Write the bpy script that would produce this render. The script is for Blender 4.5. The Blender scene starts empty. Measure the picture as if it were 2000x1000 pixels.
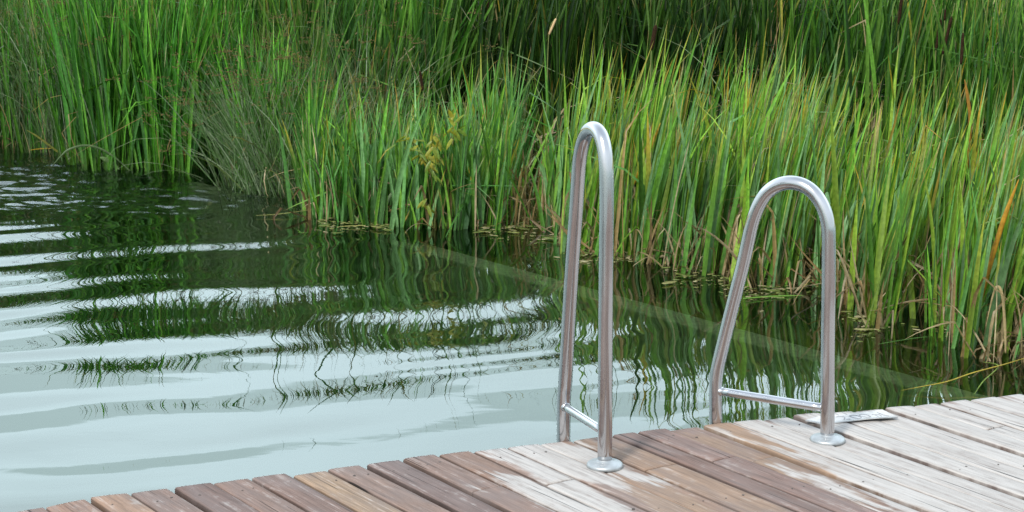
import bpy, math
import numpy as np

R = math.radians
rng = np.random.default_rng(11)
scene = bpy.context.scene
COL = scene.collection

# ------------------------------------------------------------------ camera
FPX, CX, CY = 4000.0, 1000.0, 500.0
PITCH = math.atan(871.0 / FPX)
EYE = np.array([0.0, 0.0, 1.67])
WATER = -0.30
FWD = np.array([0, math.cos(PITCH), -math.sin(PITCH)])
UPV = np.array([0, math.sin(PITCH), math.cos(PITCH)])
RGT = np.array([1.0, 0, 0])


def ray(px, py):
    return RGT * ((px - CX) / FPX) + UPV * ((CY - py) / FPX) + FWD


def on_level(px, py, z):
    """the point of level z that the photograph shows at this pixel"""
    d = ray(px, py)
    return EYE + d * ((z - EYE[2]) / d[2])


def on_plane(px, py, p0, n):
    d = ray(px, py)
    return EYE + d * (np.dot(p0 - EYE, n) / np.dot(d, n))


cam = bpy.data.cameras.new('camera')
cam.sensor_width = 36.0
cam.lens = 36.0 * FPX / 2000.0
cam.clip_start = 0.05
cam.clip_end = 3000
camo = bpy.data.objects.new('camera', cam)
COL.objects.link(camo)
camo.location = EYE
camo.rotation_euler = (R(90) - PITCH, 0, 0)
scene.camera = camo


# ------------------------------------------------------------------ helpers
def tag(o, label=None, cat=None, group=None, kind=None):
    if label: o['label'] = label
    if cat: o['category'] = cat
    if group: o['group'] = group
    if kind: o['kind'] = kind
    return o


def empty(name, loc, label, cat, group=None):
    o = bpy.data.objects.new(name, None)
    o.empty_display_size = 0.05
    COL.objects.link(o)
    o.location = [float(v) for v in loc]
    return tag(o, label, cat, group)


def mesh_from(name, verts, faces, mat=None, cols=None, uvs=None, extra=None, smooth=True):
    """faces: list of (n,k) int arrays"""
    me = bpy.data.meshes.new(name)
    verts = np.asarray(verts, dtype=np.float32)
    faces = [np.asarray(f, dtype=np.int32) for f in faces if len(f)]
    me.vertices.add(len(verts))
    me.vertices.foreach_set('co', verts.ravel())
    loops = np.concatenate([f.ravel() for f in faces])
    tot = np.concatenate([np.full(len(f), f.shape[1], np.int32) for f in faces])
    start = np.concatenate([[0], np.cumsum(tot)[:-1]]).astype(np.int32)
    me.loops.add(len(loops))
    me.loops.foreach_set('vertex_index', loops)
    me.polygons.add(len(tot))
    me.polygons.foreach_set('loop_start', start)
    me.polygons.foreach_set('loop_total', tot)
    if smooth:
        me.polygons.foreach_set('use_smooth', np.ones(len(tot), bool))
    if cols is not None:
        a = me.color_attributes.new('tint', 'FLOAT_COLOR', 'POINT')
        c = np.ones((len(verts), 4), np.float32)
        c[:, :3] = cols
        a.data.foreach_set('color', c.ravel())
    if extra is not None:
        a = me.color_attributes.new('marks', 'FLOAT_COLOR', 'POINT')
        c = np.ones((len(verts), 4), np.float32)
        c[:, :3] = extra
        a.data.foreach_set('color', c.ravel())
    if uvs is not None:
        u = me.uv_layers.new(name='grain')
        u.data.foreach_set('uv', np.asarray(uvs, np.float32)[loops].ravel())
    me.update(calc_edges=True)
    me.validate()
    if mat: me.materials.append(mat)
    return me


def obj(name, me, parent=None, loc=None):
    o = bpy.data.objects.new(name, me)
    COL.objects.link(o)
    if parent is not None:
        o.parent = parent
    if loc is not None:
        o.location = [float(v) for v in loc]
    return o


# value noise ---------------------------------------------------------------
def _hash(ix, iy, seed):
    h = (ix.astype(np.int64) * 374761393 + iy.astype(np.int64) * 668265263 + seed * 974711) & 0x7fffffff
    h = ((h ^ (h >> 13)) * 1274126177) & 0x7fffffff
    h = h ^ (h >> 16)
    return (h & 0xffff) / 65535.0


def vnoise(x, y, seed=0):
    x = np.asarray(x, float); y = np.asarray(y, float)
    ix, iy = np.floor(x), np.floor(y)
    fx, fy = x - ix, y - iy
    fx = fx * fx * fx * (fx * (fx * 6 - 15) + 10)
    fy = fy * fy * fy * (fy * (fy * 6 - 15) + 10)
    a, b = _hash(ix, iy, seed), _hash(ix + 1, iy, seed)
    c, d = _hash(ix, iy + 1, seed), _hash(ix + 1, iy + 1, seed)
    return (a + (b - a) * fx) * (1 - fy) + (c + (d - c) * fx) * fy


def fbm(x, y, seed=0, octv=3):
    s, a, t = 0, 1.0, 0
    for k in range(octv):
        s = s + a * vnoise(x * 2 ** k, y * 2 ** k, seed + k * 17); t += a; a *= .5
    return s / t


def sstep(a, b, x):
    t = np.clip((x - a) / (b - a), 0, 1)
    return t * t * (3 - 2 * t)


def inside(poly, x, y):
    """even-odd test of many points against a polygon"""
    r = np.zeros(x.shape, bool)
    n = len(poly)
    for i in range(n):
        x0, y0 = poly[i]; x1, y1 = poly[(i + 1) % n]
        c = ((y0 > y) != (y1 > y))
        xi = (x1 - x0) * (y - y0) / (y1 - y0 + 1e-12) + x0
        r ^= c & (x < xi)
    return r


# ------------------------------------------------------------------ materials
def new_mat(name):
    m = bpy.data.materials.new(name)
    m.use_nodes = True
    nt = m.node_tree
    for n in list(nt.nodes): nt.nodes.remove(n)
    out = nt.nodes.new('ShaderNodeOutputMaterial')
    return m, nt, out


def N(nt, kind, **kw):
    n = nt.nodes.new(kind)
    for k, v in kw.items():
        if k in n.inputs.keys(): n.inputs[k].default_value = v
        else: setattr(n, k, v)
    return n


def L(nt, a, b): nt.links.new(a, b)


def ramp(nt, fac, stops):
    n = nt.nodes.new('ShaderNodeValToRGB')
    e = n.color_ramp.elements
    while len(e) < len(stops): e.new(0.5)
    for i, (p, c) in enumerate(stops):
        e[i].position = p
        e[i].color = (c, c, c, 1) if not hasattr(c, '__len__') else (*c, 1)
    if fac is not None: L(nt, fac, n.inputs[0])
    return n


def mixc(nt, fac, a, b, mode='MIX'):
    n = nt.nodes.new('ShaderNodeMix'); n.data_type = 'RGBA'; n.blend_type = mode
    for sock, v in ((n.inputs[0], fac), (n.inputs[6], a), (n.inputs[7], b)):
        if hasattr(v, 'links'): L(nt, v, sock)
        else: sock.default_value = v if not hasattr(v, '__len__') else ((*v, 1) if len(v) == 3 else v)
    return n.outputs[2]


def math_n(nt, op, a, b=None, clamp=False):
    n = nt.nodes.new('ShaderNodeMath'); n.operation = op; n.use_clamp = clamp
    for s, v in zip(n.inputs, (a, b)):
        if v is None: continue
        if hasattr(v, 'links'): L(nt, v, s)
        else: s.default_value = v
    return n.outputs[0]


def leaf_material():
    m, nt, out = new_mat('reed_leaf')
    at = N(nt, 'ShaderNodeAttribute', attribute_name='tint')
    tc = N(nt, 'ShaderNodeTexCoord')
    nz = N(nt, 'ShaderNodeTexNoise', Scale=60.0, Detail=2.0)
    L(nt, tc.outputs['Object'], nz.inputs['Vector'])
    v = ramp(nt, nz.outputs['Fac'], [(0.3, 0.75), (0.7, 1.2)])
    c = mixc(nt, 1.0, at.outputs['Color'], v.outputs['Color'], 'MULTIPLY')
    p = N(nt, 'ShaderNodeBsdfPrincipled', Roughness=0.38)
    p.inputs['Specular IOR Level'].default_value = 0.3
    L(nt, c, p.inputs['Base Color'])
    tr = N(nt, 'ShaderNodeBsdfTranslucent')
    tcx = mixc(nt, 1.0, c, (1.2, 1.3, 0.5), 'MULTIPLY')
    L(nt, tcx, tr.inputs['Color'])
    mx = N(nt, 'ShaderNodeMixShader'); mx.inputs[0].default_value = 0.32
    L(nt, p.outputs[0], mx.inputs[1]); L(nt, tr.outputs[0], mx.inputs[2])
    L(nt, mx.outputs[0], out.inputs[0])
    return m


LEAF = leaf_material()


def plain(name, col, rough=.7, metallic=0.0, spec=.5):
    m, nt, out = new_mat(name)
    p = N(nt, 'ShaderNodeBsdfPrincipled', Roughness=rough, Metallic=metallic)
    p.inputs['Specular IOR Level'].default_value = spec
    tc = N(nt, 'ShaderNodeTexCoord')
    nz = N(nt, 'ShaderNodeTexNoise', Scale=35.0, Detail=4.0)
    L(nt, tc.outputs['Object'], nz.inputs['Vector'])
    v = ramp(nt, nz.outputs['Fac'], [(0.3, 0.8), (0.7, 1.15)])
    L(nt, mixc(nt, 1.0, col, v.outputs['Color'], 'MULTIPLY'), p.inputs['Base Color'])
    L(nt, p.outputs[0], out.inputs[0])
    return m


def steel_material():
    m, nt, out = new_mat('brushed_steel')
    tc = N(nt, 'ShaderNodeTexCoord')
    mp = N(nt, 'ShaderNodeMapping'); mp.inputs['Scale'].default_value = (260, 260, 30)
    L(nt, tc.outputs['Object'], mp.inputs['Vector'])
    nz = N(nt, 'ShaderNodeTexNoise', Scale=1.0, Detail=3.0)
    L(nt, mp.outputs[0], nz.inputs['Vector'])
    m2 = N(nt, 'ShaderNodeMapping'); m2.inputs['Scale'].default_value = (30, 30, 7)
    L(nt, tc.outputs['Object'], m2.inputs['Vector'])
    n2 = N(nt, 'ShaderNodeTexNoise', Scale=1.0, Detail=1.0)
    L(nt, m2.outputs[0], n2.inputs['Vector'])
    p = N(nt, 'ShaderNodeBsdfPrincipled', Metallic=1.0)
    rr = ramp(nt, n2.outputs['Fac'], [(0.3, 0.12), (0.7, 0.17)])
    L(nt, rr.outputs['Color'], p.inputs['Roughness'])
    cc = ramp(nt, n2.outputs['Fac'], [(0.3, (0.52, 0.515, 0.525)), (0.7, (0.58, 0.575, 0.585))])
    L(nt, cc.outputs['Color'], p.inputs['Base Color'])
    L(nt, p.outputs[0], out.inputs[0])
    return m


STEEL = steel_material()


def wood_material():
    """tint = board colour, marks = (bleached, tan, seed); UV = metres along / across the board"""
    m, nt, out = new_mat('weathered_wood')
    uv = N(nt, 'ShaderNodeUVMap', uv_map='grain')
    at = N(nt, 'ShaderNodeAttribute', attribute_name='tint')
    mk = N(nt, 'ShaderNodeAttribute', attribute_name='marks')
    sp = N(nt, 'ShaderNodeSeparateColor'); L(nt, mk.outputs['Color'], sp.inputs[0])

    def streak(sx, sy, detail, rough=.6, dist=0.0):
        mp = N(nt, 'ShaderNodeMapping'); mp.inputs['Scale'].default_value = (sx, sy, 1)
        L(nt, uv.outputs[0], mp.inputs['Vector'])
        n = N(nt, 'ShaderNodeTexNoise', Scale=1.0, Detail=detail, Roughness=rough, Distortion=dist)
        L(nt, mp.outputs[0], n.inputs['Vector'])
        return n.outputs['Fac']
    fine = streak(9, 260, 6, .65)
    mid = streak(3.5, 60, 5, .6, .5)
    broad = streak(5, 14, 4, .55)
    crack = streak(2.2, 110, 3, .5, .8)
    spots = streak(26, 45, 4, .6)
    # brown, worn wood
    g1 = ramp(nt, fine, [(0.28, 0.62), (0.5, 1.0), (0.72, 1.3)])
    g2 = ramp(nt, mid, [(0.3, 0.72), (0.68, 1.22)])
    brown = mixc(nt, 1.0, at.outputs['Color'], g1.outputs['Color'], 'MULTIPLY')
    brown = mixc(nt, 1.0, brown, g2.outputs['Color'], 'MULTIPLY')
    gr = ramp(nt, broad, [(0.42, 0.0), (0.66, 0.55)])
    brown = mixc(nt, gr.outputs['Color'], brown, (0.165, 0.135, 0.128))
    tan = mixc(nt, 1.0, (0.24, 0.165, 0.115), g1.outputs['Color'], 'MULTIPLY')
    tn = math_n(nt, 'MULTIPLY', sp.outputs[1], ramp(nt, broad, [(0.3, 0.8), (0.7, 0.3)]).outputs['Color'])
    brown = mixc(nt, tn, brown, tan)
    # bleached, silvery crust
    w1 = ramp(nt, fine, [(0.25, 0.74), (0.55, 1.0), (0.8, 1.06)])
    w2 = ramp(nt, mid, [(0.28, 0.80), (0.6, 1.03)])
    white = mixc(nt, 1.0, (0.405, 0.378, 0.355), w1.outputs['Color'], 'MULTIPLY')
    white = mixc(nt, 1.0, white, w2.outputs['Color'], 'MULTIPLY')
    gy = ramp(nt, streak(2.2, 11, 3), [(0.45, 0.0), (0.75, 0.6)])
    white = mixc(nt, gy.outputs['Color'], white, (0.30, 0.27, 0.25))
    e = math_n(nt, 'ADD', sp.outputs[0], math_n(nt, 'MULTIPLY', math_n(nt, 'SUBTRACT', mid, 0.5), 1.1))
    e = math_n(nt, 'ADD', e, math_n(nt, 'MULTIPLY', math_n(nt, 'SUBTRACT', spots, 0.5), 0.9))
    e = math_n(nt, 'ADD', e, math_n(nt, 'MULTIPLY', math_n(nt, 'SUBTRACT', fine, 0.5), 0.6))
    ms = ramp(nt, e, [(0.22, 0.0), (0.5, 0.5), (0.85, 1.0)])
    col = mixc(nt, ms.outputs['Color'], brown, white)
    # hairline cracks along the grain
    ck = ramp(nt, crack, [(0.30, 0.25), (0.345, 1.0)])
    col = mixc(nt, 1.0, col, ck.outputs['Color'], 'MULTIPLY')
    p = N(nt, 'ShaderNodeBsdfPrincipled', Roughness=0.78)
    p.inputs['Specular IOR Level'].default_value = 0.3
    L(nt, col, p.inputs['Base Color'])
    h = math_n(nt, 'ADD', math_n(nt, 'MULTIPLY', fine, 0.5), math_n(nt, 'MULTIPLY', ck.outputs['Color'], 0.6))
    h = math_n(nt, 'ADD', h, math_n(nt, 'MULTIPLY', mid, 0.5))
    b = N(nt, 'ShaderNodeBump', Strength=0.55, Distance=0.004)
    L(nt, h, b.inputs['Height']); L(nt, b.outputs[0], p.inputs['Normal'])
    L(nt, p.outputs[0], out.inputs[0])
    return m


WOOD = wood_material()


def water_material():
    m, nt, out = new_mat('pond_water')
    tc = N(nt, 'ShaderNodeTexCoord')
    mp = N(nt, 'ShaderNodeMapping'); mp.inputs['Scale'].default_value = (5.5, 10.0, 1.0)
    L(nt, tc.outputs['Object'], mp.inputs['Vector'])
    nz = N(nt, 'ShaderNodeTexNoise', Scale=1.0, Detail=2.0, Roughness=0.45, Distortion=0.3)
    L(nt, mp.outputs[0], nz.inputs['Vector'])
    b = N(nt, 'ShaderNodeBump', Strength=1.0, Distance=0.00030)
    L(nt, nz.outputs['Fac'], b.inputs['Height'])
    fr = N(nt, 'ShaderNodeFresnel', IOR=2.25)
    L(nt, b.outputs[0], fr.inputs['Normal'])
    gl = N(nt, 'ShaderNodeBsdfGlossy', Roughness=0.004)
    gl.inputs['Color'].default_value = (0.93, 1.0, 0.95, 1)
    L(nt, b.outputs[0], gl.inputs['Normal'])
    tr = N(nt, 'ShaderNodeBsdfTransparent'); tr.inputs['Color'].default_value = (0.96, 0.97, 0.78, 1)
    df = N(nt, 'ShaderNodeBsdfDiffuse'); df.inputs['Color'].default_value = (0.006, 0.020, 0.006, 1)
    body = N(nt, 'ShaderNodeMixShader'); body.inputs[0].default_value = 0.12
    L(nt, tr.outputs[0], body.inputs[1]); L(nt, df.outputs[0], body.inputs[2])
    mx = N(nt, 'ShaderNodeMixShader')
    L(nt, fr.outputs[0], mx.inputs[0]); L(nt, body.outputs[0], mx.inputs[1]); L(nt, gl.outputs[0], mx.inputs[2])
    L(nt, mx.outputs[0], out.inputs[0])
    return m


WATERM = water_material()


def ground_material():
    m, nt, out = new_mat('pond_bed')
    tc = N(nt, 'ShaderNodeTexCoord')
    nz = N(nt, 'ShaderNodeTexNoise', Scale=2.2, Detail=6.0)
    L(nt, tc.outputs['Object'], nz.inputs['Vector'])
    r = ramp(nt, nz.outputs['Fac'], [(0.3, (0.035, 0.04, 0.010)), (0.5, (0.24, 0.22, 0.035)), (0.7, (0.50, 0.46, 0.08))])
    p = N(nt, 'ShaderNodeBsdfPrincipled', Roughness=0.9)
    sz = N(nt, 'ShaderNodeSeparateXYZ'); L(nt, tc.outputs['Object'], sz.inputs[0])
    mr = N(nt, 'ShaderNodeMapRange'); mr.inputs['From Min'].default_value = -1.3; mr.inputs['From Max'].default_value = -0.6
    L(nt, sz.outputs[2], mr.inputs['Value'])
    L(nt, mixc(nt, mr.outputs['Result'], (0.006, 0.022, 0.005), r.outputs['Color']), p.inputs['Base Color'])  # deep bed painted dark green in place of light lost in the water
    L(nt, p.outputs[0], out.inputs[0])
    return m


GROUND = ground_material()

# ------------------------------------------------------------------ sky and sun
SUN_EL, SUN_AZ = R(40), R(208)      # azimuth clockwise from +y: behind the camera, a little to the left
w = bpy.data.worlds.new('World')
scene.world = w
w.use_nodes = True
nt = w.node_tree
for n in list(nt.nodes): nt.nodes.remove(n)
wo = nt.nodes.new('ShaderNodeOutputWorld')
bg = N(nt, 'ShaderNodeBackground', Strength=0.10)
sky = nt.nodes.new('ShaderNodeTexSky')
sky.sky_type = 'NISHITA'; sky.sun_disc = False
sky.sun_elevation = SUN_EL; sky.sun_rotation = SUN_AZ
sky.dust_density = 3.0
tc = nt.nodes.new('ShaderNodeTexCoord')
sx = nt.nodes.new('ShaderNodeSeparateXYZ'); L(nt, tc.outputs['Generated'], sx.inputs[0])
mp = N(nt, 'ShaderNodeMapping'); mp.inputs['Scale'].default_value = (3.0, 3.0, 9.0)
L(nt, tc.outputs['Generated'], mp.inputs['Vector'])
cn = N(nt, 'ShaderNodeTexNoise', Scale=1.0, Detail=5.0, Roughness=0.55)
L(nt, mp.outputs[0], cn.inputs['Vector'])
el = math_n(nt, 'ADD', sx.outputs[2], math_n(nt, 'MULTIPLY', math_n(nt, 'SUBTRACT', cn.outputs['Fac'], 0.5), 0.045))
layf = ramp(nt, el, [(0.0, (9.0, 11.2, 11.8)), (0.272, (11.6, 14.4, 15.2)), (0.278, (17.0, 20.3, 22.4)),
                     (0.45, (17.8, 20.8, 22.8)), (0.65, (13.0, 15.4, 17.5)), (1.0, (7.0, 8.4, 10.0))])
layb = ramp(nt, el, [(0.0, (7.0, 8.4, 9.0)), (0.3, (10.0, 11.4, 12.4)), (0.65, (9.0, 10.5, 12.0)), (1.0, (7.0, 8.4, 10.0))])
side_ = N(nt, 'ShaderNodeMapRange'); side_.inputs['From Min'].default_value = -0.2; side_.inputs['From Max'].default_value = 0.35
L(nt, sx.outputs[1], side_.inputs['Value'])
layc = mixc(nt, side_.outputs['Result'], layb.outputs['Color'], layf.outputs['Color'])
cv = ramp(nt, cn.outputs['Fac'], [(0.3, 0.90), (0.7, 1.08)])
cloud = mixc(nt, 1.0, layc, cv.outputs['Color'], 'MULTIPLY')
L(nt, mixc(nt, 0.86, sky.outputs[0], cloud), bg.inputs['Color'])
L(nt, bg.outputs[0], wo.inputs[0])

sun = bpy.data.lights.new('sun', 'SUN')
sun.energy = 3.2
sun.angle = R(10)
sun.color = (1.0, 0.965, 0.90)
suno = bpy.data.objects.new('sun', sun)
COL.objects.link(suno)
suno.location = (0, 0, 20)
sd = np.array([math.sin(SUN_AZ) * math.cos(SUN_EL), math.cos(SUN_AZ) * math.cos(SUN_EL), math.sin(SUN_EL)])
suno.rotation_euler = (R(90) - SUN_EL, 0, math.atan2(sd[0], -sd[1]))

# ------------------------------------------------------------------ water and ground
WA, WB = on_level(660, 437, WATER - .07), on_level(1640, 706, WATER - .07)   # middle line of the sunken wall
wd = (WB - WA)[:2]; wd /= np.linalg.norm(wd)
wn = np.array([-wd[1], wd[0]])
if wn[1] < 0: wn = -wn


def axis(parts):
    o = []
    for a, b, n in parts: o.append(np.linspace(a, b, n, endpoint=False))
    return np.concatenate(o + [[parts[-1][1]]])


def grid_mesh(name, xs, ys, zf, mat):
    X, Y = np.meshgrid(xs, ys)
    Z = zf(X, Y)
    nx, ny = len(xs), len(ys)
    i = np.arange(ny - 1)[:, None] * nx + np.arange(nx - 1)[None, :]
    f = np.stack([i, i + 1, i + nx + 1, i + nx], -1).reshape(-1, 4)
    return mesh_from(name, np.stack([X, Y, Z], -1).reshape(-1, 3), [f], mat)


def ground_z(X, Y):
    s = (X - WA[0]) * wn[0] + (Y - WA[1]) * wn[1]
    shelf = WATER - 0.16 + 0.05 * (fbm(X * 1.3, Y * 1.3, 5) - .5)
    shelf = shelf - 1.1 * sstep(-.7, -1.1, X)
    z = np.where(s > 0.10, shelf, np.where(s > 0.0, WATER - .3, WATER - 1.5 + .2 * (fbm(X * .7, Y * .7, 8) - .5)))
    bank = sstep(12.5, 15.5, Y + 0.15 * np.abs(X) + 0.6 * (fbm(X * .6, Y * .6, 3) - .5))
    z = z + bank * (WATER + .10 - z) + sstep(18, 40, Y) * 0.5
    z = np.where(Y < 4.0, np.minimum(z, WATER - 1.2), z)
    return z


gx = axis([(-900, -60, 14), (-60, -9, 18), (-9, 9, 120), (9, 60, 18), (60, 900, 14)])
gy = axis([(-900, -60, 12), (-60, 2, 14), (2, 20, 160), (20, 60, 16), (60, 1200, 18)])
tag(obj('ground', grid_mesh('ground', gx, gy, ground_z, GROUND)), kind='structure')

SRC = np.array([-2.7, 11.2])        # where the inflow at the left stirs the pond


def water_z(X, Y):
    dx, dy = X - SRC[0], Y - SRC[1]
    r = np.hypot(dx, dy)
    wx = (fbm(X * .55, Y * .8, 21, 2) - .5)
    wy = (fbm(X * .9, Y * .5, 33, 2) - .5)
    rr = r + 0.60 * wx + 0.20 * (fbm(X * 1.5, Y * 2.0, 77, 2) - .5)
    env = 0.30 + 1.25 * sstep(.38, .68, fbm(X * .55 + 3, Y * 1.3, 41, 2))
    dec = 0.85 + .8 * np.exp(-np.maximum(r - 1.0, 0) / 2.2)
    k1, k2, k3 = 2 * np.pi / .54, 2 * np.pi / .33, 2 * np.pi / .19
    slope = 0.025
    h = slope / k1 * 1.05 * np.sin(k1 * rr) * env
    h += slope / k2 * .75 * np.sin(k2 * (rr + .3 * wy) + 1.3) * (0.25 + 1.3 * sstep(.4, .7, fbm(X * .8, Y * 1.6, 55, 2)))
    h += slope / k3 * .75 * np.sin(k3 * (rr + .25 * wx) + .4) * sstep(.45, .75, fbm(X * .9, Y * 1.2, 66, 2)) * dec
    # swell crossing from the right
    h += slope * .5 * (.9 / (2 * np.pi)) * np.sin(2 * np.pi / .9 * (.25 * X + Y + .4 * wy) + 1.0)
    near = 1 - 0.42 * sstep(7.6, 6.2, Y) * sstep(1.0, -.2, X)
    h = h * dec * near
    # choppy water by the inflow
    chop = np.maximum(sstep(1.1, .3, np.hypot((X + 2.9) * .6, (Y - 11.1) * .95)), sstep(1.1, .3, np.hypot((X + 1.75) * .8, (Y - 10.55) * 1.5))) * sstep(.3, .6, fbm(X * 1.2, Y * 2.2, 97, 2) + .15)
    h += chop * 0.016 * (fbm(X * 5, Y * 8, 91, 2) - .5) + chop * .022 * (fbm(X * 9 + Y * 3, Y * 19, 95, 2) - .5)
    fade = sstep(40, 16, Y)
    return WATER + h * fade


wxs = axis([(-900, -40, 8), (-40, -6, 30), (-6, -3.6, 60), (-3.6, 3.2, 400), (3.2, 6, 60), (6, 40, 30), (40, 900, 8)])
wys = axis([(-300, 1, 10), (1, 4.8, 20), (4.8, 12.6, 860), (12.6, 16, 60)])
tag(obj('water', grid_mesh('water', wxs, wys, water_z, WATERM)), kind='structure')

# sunken wall ---------------------------------------------------------------
P0 = WA[:2] - wd * 1.6; P1 = WB[:2] + wd * 1.2
hw = 0.066
nn = 40
vv, ff = [], []
for i in range(nn + 1):
    c = P0 + (P1 - P0) * i / nn
    j = 0.004 * (vnoise(i * .7, 0, 3) - .5)
    prof = [(-hw, -1.45), (-hw, -.078), (-hw + .008, -.07), (hw - .008, -.07), (hw, -.078), (hw, -1.45)]
    for o_, z_ in prof:
        p = c + wn * (o_ + j)
        vv.append((p[0], p[1], WATER + z_))
for i in range(nn):
    for k in range(6):
        a = i * 6 + k; b = i * 6 + (k + 1) % 6
        ff.append((a, b, b + 6, a + 6))
ff = [np.array(ff), np.array([[0, 1, 2, 3, 4, 5][::-1], list(range(nn * 6, nn * 6 + 6))])]
tag(obj('sunken_wall', mesh_from('sunken_wall', vv, ff, plain('pale_render', (0.60, 0.70, 0.47), .8), smooth=False)),
    'pale narrow wall top under the water between the pool and the reeds', 'wall')

# ------------------------------------------------------------------ deck
VP = np.array([-1800.0, -371.0])
PAZ = math.atan2(2800.0, math.hypot(FPX, 871.0))
PD = np.array([math.sin(PAZ), -math.cos(PAZ)])      # along the boards, from the water towards the viewer
PN = np.array([math.cos(PAZ), math.sin(PAZ)])       # across, to the right

EDGE = [(-700, 1105), (-300, 1052), (0, 1005), (87, 990), (170, 972), (253, 964), (334, 954), (488, 934), (567, 925), (640, 915), (710, 907),
        (784, 898), (854, 889), (922, 881), (990, 873), (1054, 867), (1119, 861), (1195, 851), (1244, 846), (1304, 839),
        (1367, 831), (1430, 825), (1490, 820), (1545, 813), (1605, 808), (1665, 803), (1723, 797), (1783, 793), (1832, 787),
        (1890, 780), (1945, 774), (2000, 767), (2300, 741), (2700, 712)]
EX = np.array([e[0] for e in EDGE], float); EYP = np.array([e[1] for e in EDGE], float)


def edge_pt(px): return on_level(px, float(np.interp(px, EX, EYP)), 0.0)


GAPS = [87, 170, 253, 334, 415, 488, 566, 639, 710, 783, 854, 922, 988, 1054, 1119, 1193, 1244, 1304, 1367, 1429,
        1487, 1545, 1606, 1665, 1723, 1783, 1831, 1890, 1944, 1999]
#           gap widths (m): wide where the photo shows a broad dark joint
GW = {87: .005, 170: .013, 253: .006, 334: .014, 415: .003, 488: .009, 566: .014, 639: .004, 710: .013, 783: .010, 854: .012, 922: .008,
      988: .004, 1054: .006, 1119: .006, 1193: .007, 1244: .009, 1304: .004, 1367: .012, 1429: .003, 1487: .006, 1545: .012, 1606: .009,
      1665: .003, 1723: .012, 1783: .003, 1831: .009, 1890: .008, 1944: .004, 1999: .008}
TINT = {87: (.30, .20, .155), 170: (.33, .225, .165), 253: (.25, .18, .155), 334: (.20, .14, .125), 415: (.24, .17, .145), 488: (.22, .155, .135),
        566: (.32, .235, .165), 639: (.27, .195, .165), 710: (.205, .155, .145), 783: (.255, .185, .16), 854: (.26, .18, .145), 922: (.28, .21, .18),
        988: (.30, .23, .2), 1054: (.30, .21, .165), 1119: (.28, .20, .15), 1193: (.225, .155, .135), 1244: (.25, .175, .155),
        1304: (.25, .175, .145), 1367: (.34, .225, .15), 1429: (.33, .25, .22)}
cross = [(np.dot(edge_pt(g)[:2], PN), g) for g in GAPS]
lo, hi = cross[0][0], cross[-1][0]
LEFT = [(lo - .105 * k, None) for k in range(7, 0, -1)]
RIGHT = [(hi + .11 * k, None) for k in range(1, 14)]
lines = LEFT + cross + RIGHT

EW = np.array([edge_pt(x)[:2] for x in np.linspace(-700, 2700, 300)])
EWN, EWD = EW @ PN, EW @ PD


def edge_along(n): return float(np.interp(n, EWN, EWD))


# outlines of the bleached and the tan stains, as the boards carry them (metres along / across)
def stain(pts):
    o = []
    for px, py in pts:
        q = on_level(px, py, 0)[:2]
        o.append((q @ PD, q @ PN))
    return o


WHITE = [stain(p) for p in (
    [(905, 878), (1119, 858), (1150, 866), (1198, 898), (1215, 915), (1258, 921), (1300, 935), (1285, 946), (1240, 938), (1205, 935), (1245, 968),
     (1185, 955), (1135, 938), (1200, 975), (1290, 1030), (1360, 1100), (1180, 1090), (1085, 1010), (1015, 962), (950, 926), (1000, 930), (1065, 945), (1020, 915), (968, 890)],
    [(1429, 822), (2000, 764), (2700, 705), (3300, 1300), (2300, 1400), (1900, 1085), (1770, 1000), (1690, 958), (1610, 915), (1560, 888), (1500, 858)],
    [(1495, 898), (1516, 900), (1575, 932), (1552, 934)],
    [(1390, 836), (1408, 836), (1470, 866), (1450, 866)], [(1500, 872), (1520, 870), (1600, 905), (1570, 905)],
    [(1560, 925), (1600, 925), (1720, 985), (1690, 990)],
    [(225, 964), (250, 961), (254, 972), (236, 971)], [(910, 948), (920, 950), (945, 964), (930, 962)])]
TAN = [stain(p) for p in ([(1370, 832), (1426, 828), (1600, 902), (1730, 985), (1700, 1000), (1520, 900)],
                          [(1193, 932), (1300, 945), (1420, 1010), (1300, 1010)], [(1320, 850), (1367, 840), (1520, 900), (1620, 960), (1480, 905)])]
JOINT = {1304: (1488, 895), 1244: (1360, 910), 1119: (1240, 924), 922: (1090, 941), 783: (930, 962), 1783: (1950, 834)}

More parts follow.
